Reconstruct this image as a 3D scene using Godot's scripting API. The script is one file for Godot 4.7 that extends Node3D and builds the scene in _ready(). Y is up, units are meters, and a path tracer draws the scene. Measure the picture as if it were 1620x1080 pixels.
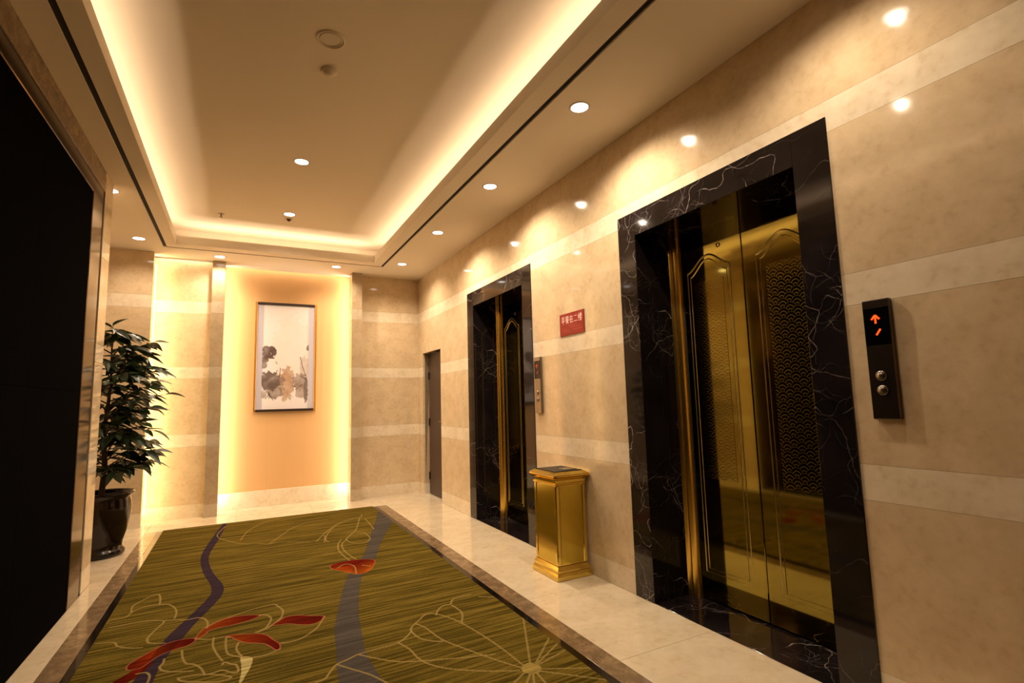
extends Node3D
# A hotel lift lobby at night: polished cream marble, two lift portals in black veined marble, a lit picture niche.
# Axes: the corridor runs along -z, the lift wall is on +x; metres; the camera stands at x = 0, z = 0.

const XR := 2.271     # face of the lift wall
const XL := -0.938    # face of the dark wall on the left
const HC := 3.034     # lower ceiling
const HU := 3.29      # raised middle of the ceiling
const ZP := -7.12     # face of the two pillars
const ZBACK := 2.6    # end of the corridor behind the camera
const ROWS := [0.0, 0.15, 0.81, 0.953, 1.608, 1.743, 2.39, 2.534, HC]   # joints of the wall cladding; odd courses are the narrow pale bands

const COVE := 0.85
const NICHE := 1.0
const SPOT := 1.4

const CARPET_FILLS = {
	"purple": [-0.12,6.64,-0.20,5.95,-0.25,5.44,-0.25,5.12,-0.21,4.75,-0.15,4.42,-0.14,4.20,-0.19,3.99,-0.26,3.76,-0.32,3.57,-0.35,3.40,-0.38,3.23,-0.40,3.05,-0.33,3.00,-0.31,3.19,-0.28,3.36,-0.24,3.52,-0.19,3.72,-0.12,3.95,-0.07,4.16,-0.07,4.37,-0.14,4.70,-0.19,5.08,-0.19,5.40,-0.14,5.91,-0.09,6.62],
	"grey": [1.48,6.28,1.33,5.80,1.16,5.27,1.02,4.79,0.93,4.53,0.74,4.10,0.64,3.76,0.56,3.44,0.50,3.17,0.47,2.93,0.44,2.71,0.43,2.59,0.42,2.42,0.62,2.28,0.61,2.48,0.60,2.66,0.60,2.85,0.63,3.09,0.67,3.37,0.73,3.66,0.82,4.01,0.96,4.31,1.04,4.51,1.17,4.89,1.31,5.26,1.50,5.75],
	"bud": [0.66,4.41,0.72,4.46,0.80,4.47,0.88,4.46,0.96,4.42,0.99,4.35,0.95,4.22,0.90,4.13,0.85,4.09,0.80,4.09,0.75,4.17,0.69,4.27,0.66,4.33],
	"p1": [-0.18,3.47,-0.22,3.49,-0.28,3.49,-0.32,3.47,-0.35,3.44,-0.39,3.39,-0.42,3.35,-0.45,3.30,-0.45,3.25,-0.43,3.23,-0.39,3.23,-0.35,3.30,-0.31,3.35,-0.25,3.38,-0.21,3.39,-0.18,3.43],
	"p2": [-0.35,3.30,-0.39,3.26,-0.45,3.18,-0.49,3.12,-0.45,3.07,-0.40,3.13,-0.36,3.21],
	"p3": [-0.14,3.60,-0.07,3.67,-0.00,3.69,0.08,3.67,0.14,3.63,0.10,3.59,0.04,3.57,-0.02,3.56,-0.08,3.56,-0.12,3.54,-0.13,3.51,-0.16,3.46,-0.18,3.47],
	"p4": [0.20,3.44,0.24,3.48,0.28,3.52,0.34,3.51,0.41,3.46,0.48,3.41,0.45,3.35,0.40,3.33,0.34,3.36,0.28,3.41,0.23,3.42],
	"p5": [-0.04,3.41,0.01,3.41,0.07,3.38,0.13,3.35,0.17,3.30,0.19,3.24,0.22,3.16,0.22,3.10,0.20,3.09,0.18,3.14,0.15,3.20,0.10,3.24,0.06,3.27,0.02,3.33,-0.01,3.39],
	"cream": [0.04,3.10,0.09,3.06,0.08,2.96,0.06,2.89,0.04,2.82,0.03,2.82,0.04,2.92,0.04,3.01],
	"hub": [1.20,2.29,1.23,2.31,1.26,2.31,1.28,2.27,1.28,2.24,1.25,2.21,1.21,2.22,1.19,2.25],
}
const CARPET_LINES = [
	[-0.56,4.11,-0.57,4.23,-0.54,4.30,-0.49,4.38,-0.45,4.39,-0.43,4.29,-0.42,4.17],
	[-0.70,3.94,-0.65,4.02,-0.58,4.03,-0.55,4.13,-0.49,4.18,-0.42,4.17,-0.37,4.14,-0.33,4.06,-0.31,3.96,-0.31,3.85],
	[-0.63,3.90,-0.58,3.90,-0.49,3.91,-0.41,3.88,-0.36,3.83,-0.39,3.72,-0.41,3.63,-0.41,3.58,-0.39,3.53,-0.32,3.49],
	[-0.36,3.85,-0.31,3.83,-0.24,3.79,-0.19,3.79,-0.15,3.75,-0.13,3.67,-0.13,3.59],
	[-0.65,3.68,-0.57,3.65,-0.54,3.58,-0.48,3.52,-0.42,3.49],
	[-0.14,3.60,-0.08,3.66,-0.00,3.71,0.11,3.76,0.22,3.78,0.25,3.72,0.27,3.63,0.25,3.52,0.20,3.44,0.17,3.40,0.12,3.37],
	[0.14,3.64,0.18,3.61,0.20,3.54,0.18,3.45,0.16,3.41,0.11,3.38],
	[0.48,3.41,0.43,3.28,0.38,3.21,0.32,3.16,0.26,3.15,0.23,3.16],
	[-0.18,3.47,-0.12,3.42,-0.04,3.41,-0.01,3.38],
	[-0.09,3.43,-0.09,3.32,-0.07,3.21,-0.04,3.10],
	[-0.03,3.39,-0.03,3.29,-0.02,3.18,0.01,3.13,0.05,3.09],
	[0.03,3.29,0.02,3.21,0.04,3.12,0.06,3.08,0.11,3.06,0.16,3.06,0.22,3.09],
	[-0.23,3.34,-0.22,3.25,-0.20,3.17,-0.16,3.13,-0.13,3.07,-0.11,2.99],
	[-0.30,3.28,-0.30,3.23,-0.31,3.19,-0.29,3.14,-0.24,3.10,-0.16,3.06],
	[-0.22,3.02,-0.15,3.01,-0.07,2.97,-0.00,2.90,-0.06,2.89,-0.13,2.93,-0.20,2.98,-0.22,3.02],
	[-0.04,3.06,-0.03,3.08,-0.00,3.04,0.02,3.02,0.03,2.95,0.01,2.94,-0.03,2.99,-0.05,3.00,-0.08,2.99,-0.11,2.99],
	[-0.40,3.17,-0.36,3.16,-0.34,3.11,-0.34,3.03],
	[1.22,2.31,1.20,2.58,1.15,2.88,1.09,3.05,1.02,3.12,0.95,3.06,0.88,2.98,0.87,2.91,0.89,2.82,0.95,2.75,0.98,2.74],
	[1.20,2.29,1.13,2.42,1.05,2.59,0.98,2.76,0.95,2.94,0.92,3.02],
	[1.18,2.27,1.04,2.35,0.91,2.45,0.84,2.54,0.81,2.63,0.80,2.74,0.77,2.84],
	[1.06,3.08,1.10,3.15,1.15,3.19,1.19,3.19,1.23,3.25,1.30,3.27,1.36,3.27],
	[1.19,3.17,1.20,3.11,1.20,3.02,1.15,2.90],
	[0.87,2.94,0.82,2.88,0.76,2.84,0.65,2.83,0.56,2.82,0.50,2.79,0.45,2.77,0.41,2.71,0.38,2.66,0.34,2.65],
	[0.56,2.82,0.64,2.72,0.72,2.64,0.80,2.60,0.87,2.57,1.00,2.52,1.15,2.47],
	[0.45,2.77,0.51,2.68,0.57,2.59,0.62,2.48],
	[1.39,3.21,1.48,3.15,1.58,3.10],
	[0.66,5.24,0.74,5.45,0.92,5.84,1.08,6.02,1.22,6.05,1.26,6.21],
	[1.21,6.05,1.07,5.52,0.97,5.30,0.91,5.15,0.95,5.00,1.03,4.95,1.11,5.07,1.11,5.30,1.05,5.38],
	[1.25,5.96,1.23,5.52,1.22,5.42],
	[0.87,5.18,0.82,5.04,0.79,4.83,0.80,4.61,0.82,4.47],
	[0.91,5.15,0.85,5.02,0.83,4.80,0.85,4.58,0.87,4.48],
	[0.76,5.44,0.74,5.26,0.76,5.17],
	[-0.10,6.44,-0.16,6.01,-0.02,5.67,0.08,5.53,0.17,5.50,0.27,5.40,0.36,5.42,0.61,5.25],
	[0.04,5.71,0.12,6.10,0.27,6.40,0.43,6.52],
	[0.27,5.40,0.38,5.65,0.51,5.94,0.68,6.13,0.88,6.14],
	[0.72,5.18,0.81,5.54,0.95,5.84,1.15,6.03],
	[0.70,4.32,0.77,4.39,0.82,4.30,0.80,4.11],
	[0.88,4.29,0.93,4.23],
	[1.26,2.31,1.48,2.78],
	[1.28,2.29,1.48,2.49],
	[1.28,2.28,1.48,2.41],
	[1.28,2.27,1.48,2.33],
	[1.28,2.23,1.50,2.11],
	[1.26,2.22,1.36,2.12,1.49,1.99],
	[1.24,2.21,1.23,2.11],
	[1.22,2.21,1.18,2.13],
	[1.21,2.22,1.15,2.15],
	[1.19,2.24,1.11,2.19],
]

var meshes := {}
var M := {}
var rng := RandomNumberGenerator.new()

# ---------------------------------------------------------------- helpers
func tag(o: Node, label := "", category := "", group := "", kind := "") -> Node:
	if label: o.set_meta("label", label)
	if category: o.set_meta("category", category)
	if group: o.set_meta("group", group)
	if kind: o.set_meta("kind", kind)
	return o

func thing(called: String, at: Vector3, label: String, category: String, group := "") -> Node3D:
	var o := Node3D.new()
	o.name = called
	o.position = at
	add_child(o, true)
	tag(o, label, category, group)
	return o

func structure(called: String) -> Node3D:
	var o := Node3D.new()
	o.name = called
	add_child(o, true)
	o.set_meta("kind", "structure")
	return o

func put(parent: Node, called: String, mesh: Mesh, m: Material, at := Vector3.ZERO, turn := Vector3.ZERO) -> MeshInstance3D:
	var o := MeshInstance3D.new()
	o.name = called
	o.mesh = mesh
	o.material_override = m
	o.position = at
	o.rotation = turn
	parent.add_child(o, true)
	return o

func tri(st: SurfaceTool, a: Vector3, b: Vector3, c: Vector3, out: Vector3) -> void:
	var n := (b - a).cross(c - a)
	if n.dot(out) > 0.0:
		var t := b
		b = c
		c = t
	n = -(b - a).cross(c - a).normalized()
	for p in [a, b, c]:
		st.set_normal(n)
		st.add_vertex(p)

func quad(st: SurfaceTool, a: Vector3, b: Vector3, c: Vector3, d: Vector3, out: Vector3) -> void:
	tri(st, a, b, c, out)
	tri(st, a, c, d, out)

func bevel_box(s: Vector3, r: float) -> ArrayMesh:
	var key := "%.4f %.4f %.4f %.4f" % [s.x, s.y, s.z, r]
	if meshes.has(key):
		return meshes[key]
	r = minf(r, minf(s.x, minf(s.y, s.z)) * 0.45)
	var st := SurfaceTool.new()
	st.begin(Mesh.PRIMITIVE_TRIANGLES)
	var h := s / 2.0
	var i := h - Vector3(r, r, r)
	for ax in 3:
		var u := (ax + 1) % 3
		var v := (ax + 2) % 3
		for sg in [-1.0, 1.0]:
			var q := []
			for c in [[-1, -1], [1, -1], [1, 1], [-1, 1]]:
				var p := Vector3.ZERO
				p[ax] = h[ax] * sg
				p[u] = i[u] * c[0]
				p[v] = i[v] * c[1]
				q.append(p)
			var out := Vector3.ZERO
			out[ax] = sg
			quad(st, q[0], q[1], q[2], q[3], out)
		if r > 0.0:
			for su in [-1.0, 1.0]:
				for sv in [-1.0, 1.0]:
					var e := []
					for c in [[-1, 0], [1, 0], [1, 1], [-1, 1]]:
						var p := Vector3.ZERO
						p[ax] = i[ax] * c[0]
						p[u] = (h[u] if c[1] == 0 else i[u]) * su
						p[v] = (i[v] if c[1] == 0 else h[v]) * sv
						e.append(p)
					var out := Vector3.ZERO
					out[u] = su
					out[v] = sv
					quad(st, e[0], e[1], e[2], e[3], out)
	if r > 0.0:
		for sx in [-1.0, 1.0]:
			for sy in [-1.0, 1.0]:
				for sz in [-1.0, 1.0]:
					tri(st, Vector3(h.x * sx, i.y * sy, i.z * sz), Vector3(i.x * sx, h.y * sy, i.z * sz), Vector3(i.x * sx, i.y * sy, h.z * sz), Vector3(sx, sy, sz))
	meshes[key] = st.commit()
	return meshes[key]

# a box between two corners
func box(parent: Node, called: String, m: Material, a: Vector3, b: Vector3, r := 0.0) -> MeshInstance3D:
	var lo := Vector3(minf(a.x, b.x), minf(a.y, b.y), minf(a.z, b.z))
	var hi := Vector3(maxf(a.x, b.x), maxf(a.y, b.y), maxf(a.z, b.z))
	return put(parent, called, bevel_box(hi - lo, r), m, (lo + hi) / 2.0)

# profile points are (radius, height)
func lathe(profile: Array, seg := 32, smooth := true) -> ArrayMesh:
	var st := SurfaceTool.new()
	st.begin(Mesh.PRIMITIVE_TRIANGLES)
	st.set_smooth_group(0 if smooth else -1)
	for k in profile.size() - 1:
		var p: Vector2 = profile[k]
		var q: Vector2 = profile[k + 1]
		for s in seg:
			var a := TAU * s / seg
			var b := TAU * (s + 1) / seg
			var pa := Vector3(p.x * cos(a), p.y, p.x * sin(a))
			var pb := Vector3(p.x * cos(b), p.y, p.x * sin(b))
			var qa := Vector3(q.x * cos(a), q.y, q.x * sin(a))
			var qb := Vector3(q.x * cos(b), q.y, q.x * sin(b))
			if q.x > 1e-6:
				for v in [pa, qa, qb]: st.add_vertex(v)
			if p.x > 1e-6:
				for v in [pa, qb, pb]: st.add_vertex(v)
	st.generate_normals()
	return st.commit()

func add_tube(st: SurfaceTool, path: Array, radii: Array, seg := 7) -> void:
	var rings := []
	for k in path.size():
		var d: Vector3 = ((path[mini(k + 1, path.size() - 1)] as Vector3) - (path[maxi(k - 1, 0)] as Vector3)).normalized()
		var side := d.cross(Vector3(0.31, 0.17, 0.93)).normalized()
		var up := side.cross(d)
		var ring := []
		for s in seg:
			var a := TAU * s / seg
			ring.append((path[k] as Vector3) + (side * cos(a) + up * sin(a)) * (radii[k] as float))
		rings.append(ring)
	for k in path.size() - 1:
		for s in seg:
			var t := (s + 1) % seg
			for v in [rings[k][s], rings[k + 1][t], rings[k + 1][s], rings[k][s], rings[k][t], rings[k + 1][t]]:
				st.add_vertex(v)

func tube(path: Array, radii: Array, seg := 7) -> ArrayMesh:
	var st := SurfaceTool.new()
	st.begin(Mesh.PRIMITIVE_TRIANGLES)
	st.set_smooth_group(0)
	add_tube(st, path, radii, seg)
	st.generate_normals()
	return st.commit()

# a flat printed face with corners top-left, top-right, bottom-right, bottom-left
func printed(a: Vector3, b: Vector3, c: Vector3, d: Vector3) -> ArrayMesh:
	var st := SurfaceTool.new()
	st.begin(Mesh.PRIMITIVE_TRIANGLES)
	var n := (d - a).cross(b - a).normalized()
	var pts := [a, b, c, a, c, d]
	var uvs := [Vector2(0, 0), Vector2(1, 0), Vector2(1, 1), Vector2(0, 0), Vector2(1, 1), Vector2(0, 1)]
	for k in 6:
		st.set_normal(n)
		st.set_uv(uvs[k])
		st.add_vertex(pts[k])
	return st.commit()

# a ring of quads swept along a polygon path in the plane z = 0, with a rectangular section
func ribbon(path: Array, w: float, d: float) -> ArrayMesh:
	var st := SurfaceTool.new()
	st.begin(Mesh.PRIMITIVE_TRIANGLES)
	for k in path.size() - 1:
		var p: Vector2 = path[k]
		var q: Vector2 = path[k + 1]
		var n0: Vector2 = ((q - (path[maxi(k - 1, 0)] as Vector2)).normalized()).orthogonal() * w / 2.0
		var n1: Vector2 = (((path[mini(k + 2, path.size() - 1)] as Vector2) - p).normalized()).orthogonal() * w / 2.0
		var a := Vector3(p.x + n0.x, p.y + n0.y, 0)
		var b := Vector3(q.x + n1.x, q.y + n1.y, 0)
		var c := Vector3(q.x - n1.x, q.y - n1.y, 0)
		var e := Vector3(p.x - n0.x, p.y - n0.y, 0)
		var am := Vector3(p.x, p.y, d)
		var bm := Vector3(q.x, q.y, d)
		quad(st, a, b, bm, am, Vector3(n0.x, n0.y, w))
		quad(st, am, bm, c, e, Vector3(-n0.x, -n0.y, w))
	return st.commit()

# ---------------------------------------------------------------- textures
func field(size: int, sd: int, freq: float, oct := 4, kind := FastNoiseLite.TYPE_SIMPLEX_SMOOTH, ridged := false) -> PackedByteArray:
	var n := FastNoiseLite.new()
	n.noise_type = kind
	n.seed = sd
	n.frequency = freq
	n.fractal_type = FastNoiseLite.FRACTAL_RIDGED if ridged else FastNoiseLite.FRACTAL_FBM
	n.fractal_octaves = oct
	var im := n.get_seamless_image(size, size)
	im.convert(Image.FORMAT_L8)
	return im.get_data()

func texture(w: int, h: int, d: PackedByteArray) -> ImageTexture:
	return ImageTexture.create_from_image(Image.create_from_data(w, h, false, Image.FORMAT_RGB8, d))

func stone(size: int, sd: int, freq: float, low: Color, high: Color, speck: Color) -> ImageTexture:
	var a := field(size, sd, freq, 5)
	var b := field(size, sd + 7, freq * 4.0, 4)
	var c := field(size, sd + 13, freq * 1.2, 5)
	var d := PackedByteArray()
	d.resize(size * size * 3)
	for i in size * size:
		var t := clampf((a[i] * 0.6 + b[i] * 0.4 - 80.0) / 96.0, 0.0, 1.0)
		var col := low.lerp(high, t)
		# faint hair veins and soft darker smudges
		var vein := clampf(1.0 - absf(c[i] - 128.0) / 3.0, 0.0, 1.0) * clampf((b[i] - 118.0) / 50.0, 0.0, 1.0) * 0.3
		var smudge := clampf((98.0 - b[i]) / 50.0, 0.0, 1.0) * clampf((140.0 - a[i]) / 40.0, 0.0, 1.0) * 0.28
		col = col.lerp(speck, maxf(vein, smudge))
		d[i * 3] = col.r8
		d[i * 3 + 1] = col.g8
		d[i * 3 + 2] = col.b8
	return texture(size, size, d)

# black stone crossed by jagged white veins that fork
func black_marble(size: int) -> ImageTexture:
	var cloud := field(size, 44, 0.006, 4)
	var d := PackedByteArray()
	d.resize(size * size * 3)
	for i in size * size:
		var t := cloud[i] / 255.0
		d[i * 3] = int(lerpf(20.0, 38.0, t))
		d[i * 3 + 1] = int(lerpf(16.0, 31.0, t))
		d[i * 3 + 2] = int(lerpf(16.0, 31.0, t))
	var r := RandomNumberGenerator.new()
	r.seed = 20240
	var walks := []
	for k in 44:
		walks.append([Vector2(r.randf() * size, r.randf() * size), r.randf() * TAU, r.randi_range(10, 46), r.randf_range(0.35, 1.5) * (1.6 if k % 9 == 0 else 1.0), r.randf_range(0.25, 0.85), 0])
	while walks.size():
		var w: Array = walks.pop_back()
		var p: Vector2 = w[0]
		var a: float = w[1]
		var n: int = w[2]
		for k in n:
			a += r.randf_range(-0.55, 0.55)
			if r.randf() < 0.12: a += r.randf_range(-0.9, 0.9)
			var q := p + Vector2(cos(a), sin(a)) * r.randf_range(5.0, 15.0)
			var fade := minf(1.0, minf(k + 1.0, n - k) / 5.0)
			var hw: float = w[3] * fade * r.randf_range(0.6, 1.3)
			var al: float = w[4] * fade * r.randf_range(0.5, 1.0)
			for y in range(int(minf(p.y, q.y) - hw) - 2, int(maxf(p.y, q.y) + hw) + 3):
				for x in range(int(minf(p.x, q.x) - hw) - 2, int(maxf(p.x, q.x) + hw) + 3):
					var e := Geometry2D.get_closest_point_to_segment(Vector2(x, y), p, q).distance_to(Vector2(x, y))
					var s := clampf(hw - e + 0.6, 0.0, 1.0) * al
					if s > 0.0:
						var i := (posmod(y, size) * size + posmod(x, size)) * 3
						d[i] = maxi(d[i], int(lerpf(d[i], 196.0, s)))
						d[i + 1] = maxi(d[i + 1], int(lerpf(d[i + 1], 184.0, s)))
						d[i + 2] = maxi(d[i + 2], int(lerpf(d[i + 2], 180.0, s)))
			if w[5] < 2 and r.randf() < 0.13:
				walks.append([q, a + (1.0 if r.randf() < 0.5 else -1.0) * r.randf_range(0.5, 1.3), r.randi_range(4, 16), w[3] * 0.6, w[4] * 0.8, w[5] + 1])
			p = q
	return texture(size, size, d)

func smooth_path(flat: Array, steps := 6, closed := false) -> PackedVector2Array:
	var p := []
	for i in range(0, flat.size(), 2):
		p.append(Vector2(flat[i], flat[i + 1]))
	var out := PackedVector2Array()
	var n := p.size()
	for i in (n if closed else n - 1):
		var a: Vector2 = p[(i - 1 + n) % n] if closed else p[maxi(i - 1, 0)]
		var b: Vector2 = p[i]
		var c: Vector2 = p[(i + 1) % n]
		var e: Vector2 = p[(i + 2) % n] if closed else p[mini(i + 2, n - 1)]
		for s in steps:
			out.append(b.cubic_interpolate(c, a, e, float(s) / steps))
	if not closed:
		out.append(p[n - 1])
	return out

# the carpet's print: x runs across, y runs along the corridor
const CW := 1024
const CH := 2048
const CX0 := -0.665
const CX1 := 1.475
const CD0 := 1.0      # distance of the near edge of one repeat
const CD1 := 6.62

func carpet_texture() -> ImageTexture:
	var fine := FastNoiseLite.new()
	fine.seed = 3
	fine.noise_type = FastNoiseLite.TYPE_VALUE
	fine.frequency = 1.0
	fine.fractal_octaves = 1
	var d := PackedByteArray()
	d.resize(CW * CH * 3)
	var kx := 0.006
	for y in CH:
		for x in CW:
			var yy := y + x * 0.03
			var a := fine.get_noise_2d(x * kx, yy * 0.26)
			var b := fine.get_noise_2d(x * 0.02 + 300.0, yy * 0.7)
			var c := fine.get_noise_2d(x * 0.5 + 90.0, y * 0.5)
			var t := clampf(0.5 + a * 0.55 + b * 0.4 + c * 0.15, 0.0, 1.0)
			var i := (y * CW + x) * 3
			d[i] = int(lerpf(72.0, 130.0, t))
			d[i + 1] = int(lerpf(62.0, 112.0, t))
			d[i + 2] = int(lerpf(18.0, 44.0, t))
	var sx := CW / (CX1 - CX0)
	var sy := CH / (CD1 - CD0)
	var inks := {"purple": [Color8(58, 46, 56), Color8(58, 46, 56)], "grey": [Color8(84, 79, 70), Color8(84, 79, 70)], "cream": [Color8(196, 184, 118), Color8(196, 184, 118)],
		"hub": [Color8(160, 142, 74), Color8(160, 142, 74)], "bud": [Color8(104, 18, 5), Color8(168, 84, 14)], "p1": [Color8(84, 12, 4), Color8(138, 48, 8)],
		"p2": [Color8(80, 12, 4), Color8(120, 32, 6)], "p3": [Color8(140, 68, 12), Color8(88, 12, 5)], "p4": [Color8(112, 34, 7), Color8(84, 11, 5)], "p5": [Color8(148, 72, 10), Color8(90, 13, 5)]}
	for key in CARPET_FILLS:
		var pts := smooth_path(CARPET_FILLS[key], 5, true)
		var q := PackedVector2Array()
		var lo := Vector2(1e9, 1e9)
		var hi := -lo
		for p in pts:
			var w := Vector2((p.x - CX0) * sx, (CD1 - p.y) * sy)
			q.append(w)
			lo = lo.min(w)
			hi = hi.max(w)
		for y in range(maxi(0, int(lo.y)), mini(CH, int(hi.y) + 2)):
			var cuts := []
			for k in q.size():
				var a := q[k]
				var b := q[(k + 1) % q.size()]
				if (a.y <= y) != (b.y <= y):
					cuts.append(a.x + (y - a.y) / (b.y - a.y) * (b.x - a.x))
			cuts.sort()
			for k in range(0, cuts.size() - 1, 2):
				for x in range(maxi(0, int(ceil(cuts[k]))), mini(CW, int(cuts[k + 1]) + 1)):
					var i := (y * CW + x) * 3
					var t := (x - lo.x) / maxf(1.0, hi.x - lo.x)
					if key == "bud": t = clampf((y - lo.y) / (hi.y - lo.y) * 1.4 - 0.2 + sin(t * 9.0) * 0.15, 0.0, 1.0)
					if key == "p1": t = 1.0 - absf(t * 2.0 - 0.7)
					var ink: Color = inks[key][0].lerp(inks[key][1], clampf(t, 0.0, 1.0))
					var g := d[i] / 103.0
					g = lerpf(g, 1.0, 0.45)
					d[i] = mini(255, int(ink.r8 * g))
					d[i + 1] = mini(255, int(ink.g8 * g))
					d[i + 2] = mini(255, int(ink.b8 * g))
	var lines := []
	for l in CARPET_LINES:
		lines.append([smooth_path(l, 6), 0.0055, Color8(168, 148, 88)])
	for key in ["bud", "p1", "p3", "p4", "p5"]:
		var edge := smooth_path(CARPET_FILLS[key], 5, true)
		edge.append(edge[0])
		lines.append([edge, 0.0035, Color8(180, 112, 84)])
	for s in 16:      # seeds of the lotus pod
		var at := Vector2(-0.30 + 0.045 * (s % 6) + 0.012 * (s / 6), 2.63 - 0.035 * (s / 6) - 0.01 * (s % 2))
		lines.append([PackedVector2Array([at, at + Vector2(0.02, 0.008)]), 0.007, Color8(196, 180, 116)])
	for l in lines:
		var p: PackedVector2Array = l[0]
		var hw: float = l[1]
		var ink: Color = l[2]
		for k in p.size() - 1:
			var a := p[k]
			var b := p[k + 1]
			var x0 := int((minf(a.x, b.x) - hw - CX0) * sx) - 1
			var x1 := int((maxf(a.x, b.x) + hw - CX0) * sx) + 2
			var y0 := int((CD1 - maxf(a.y, b.y) - hw) * sy) - 1
			var y1 := int((CD1 - minf(a.y, b.y) + hw) * sy) + 2
			for y in range(maxi(0, y0), mini(CH, y1)):
				for x in range(maxi(0, x0), mini(CW, x1)):
					var w := Vector2(CX0 + (x + 0.5) / sx, CD1 - (y + 0.5) / sy)
					var e := Geometry2D.get_closest_point_to_segment(w, a, b).distance_to(w)
					var al := clampf((hw - e) / 0.0024 + 0.5, 0.0, 1.0) * 0.68
					if al > 0.0:
						var i := (y * CW + x) * 3
						d[i] = int(lerpf(d[i], ink.r8, al))
						d[i + 1] = int(lerpf(d[i + 1], ink.g8, al))
						d[i + 2] = int(lerpf(d[i + 2], ink.b8, al))
	return texture(CW, CH, d)

# strokes on a small picture, in 0..1 of its width and height
func stroke(im: Image, pts: Array, hw: float, ink: Color, strength := 1.0) -> void:
	var w := im.get_width()
	var h := im.get_height()
	for k in range(0, pts.size() - 2, 2):
		var a := Vector2(pts[k] * w, pts[k + 1] * h)
		var b := Vector2(pts[k + 2] * w, pts[k + 3] * h)
		for y in range(maxi(0, int(minf(a.y, b.y) - hw) - 1), mini(h, int(maxf(a.y, b.y) + hw) + 2)):
			for x in range(maxi(0, int(minf(a.x, b.x) - hw) - 1), mini(w, int(maxf(a.x, b.x) + hw) + 2)):
				var p := Vector2(x + 0.5, y + 0.5)
				var e := Geometry2D.get_closest_point_to_segment(p, a, b).distance_to(p)
				var al := clampf(hw - e + 0.5, 0.0, 1.0) * strength
				if al > 0.0:
					im.set_pixel(x, y, im.get_pixel(x, y).lerp(ink, al))

func ink_painting() -> ImageTexture:
	var w := 330
	var h := 600
	var im := Image.create(w, h, false, Image.FORMAT_RGB8)
	im.fill(Color8(206, 202, 216))
	im.fill_rect(Rect2i(int(w * 0.11), 0, int(w * 0.785), h), Color8(228, 221, 220))
	var n := FastNoiseLite.new()
	n.seed = 8
	n.frequency = 0.02
	n.fractal_octaves = 4
	# cx, cy, rx, ry, red, green, blue, strength
	var blots := [[0.60, 0.42, 0.32, 0.30, 222, 208, 194, 0.5], [0.83, 0.60, 0.08, 0.10, 186, 172, 162, 0.8], [0.52, 0.76, 0.125, 0.15, 176, 140, 112, 0.95], [0.75, 0.74, 0.13, 0.075, 138, 120, 110, 0.95],
		[0.78, 0.83, 0.10, 0.06, 150, 130, 118, 0.9], [0.33, 0.81, 0.13, 0.085, 126, 108, 98, 0.95], [0.23, 0.73, 0.16, 0.085, 98, 82, 76, 0.95], [0.44, 0.72, 0.05, 0.03, 120, 102, 92, 0.8],
		[0.20, 0.46, 0.115, 0.06, 84, 68, 64, 1.0], [0.13, 0.53, 0.07, 0.03, 104, 88, 82, 0.9], [0.12, 0.59, 0.06, 0.025, 112, 96, 90, 0.8], [0.28, 0.455, 0.05, 0.035, 92, 76, 70, 0.9],
		[0.12, 0.86, 0.07, 0.035, 140, 124, 112, 0.8], [0.86, 0.82, 0.035, 0.11, 110, 96, 90, 0.9], [0.885, 0.41, 0.025, 0.025, 96, 86, 80, 0.8]]
	for b in blots:
		for y in range(maxi(0, int((b[1] - b[3] * 1.4) * h)), mini(h, int((b[1] + b[3] * 1.4) * h))):
			for x in range(int(w * 0.095), int(w * 0.905)):
				var u: float = (float(x) / w - b[0]) / b[2]
				var v: float = (float(y) / h - b[1]) / b[3]
				var e := sqrt(u * u + v * v) + n.get_noise_2d(x * 1.6, y * 1.6 + b[4]) * 0.45
				var al: float = clampf((1.13 - e) * 7.0, 0.0, 1.0) * b[7] * (0.8 + 0.35 * n.get_noise_2d(x * 0.7 + 50.0, y * 0.7))
				if al > 0.0:
					im.set_pixel(x, y, im.get_pixel(x, y).lerp(Color8(b[4], b[5], b[6]), clampf(al, 0.0, 1.0)))
	var dark := Color8(58, 44, 40)
	for s in [[0.22, 0.84, 0.25, 0.88, 0.30, 0.915], [0.22, 0.84, 0.20, 0.88, 0.16, 0.90], [0.23, 0.85, 0.23, 0.90], [0.40, 0.69, 0.41, 0.61], [0.33, 0.66, 0.36, 0.63], [0.75, 0.50, 0.80, 0.60, 0.86, 0.69],
			[0.76, 0.685, 0.88, 0.725], [0.62, 0.78, 0.72, 0.80, 0.80, 0.77], [0.35, 0.57, 0.33, 0.55]]:
		stroke(im, s, 1.6, dark, 0.85)
	for s in [[0.36, 0.79, 0.43, 0.78, 0.46, 0.83], [0.63, 0.79, 0.66, 0.75], [0.66, 0.80, 0.72, 0.79, 0.78, 0.81], [0.24, 0.46, 0.25, 0.48]]:
		stroke(im, s, 1.4, Color8(226, 208, 190), 0.7)
	return ImageTexture.create_from_image(im)

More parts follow.
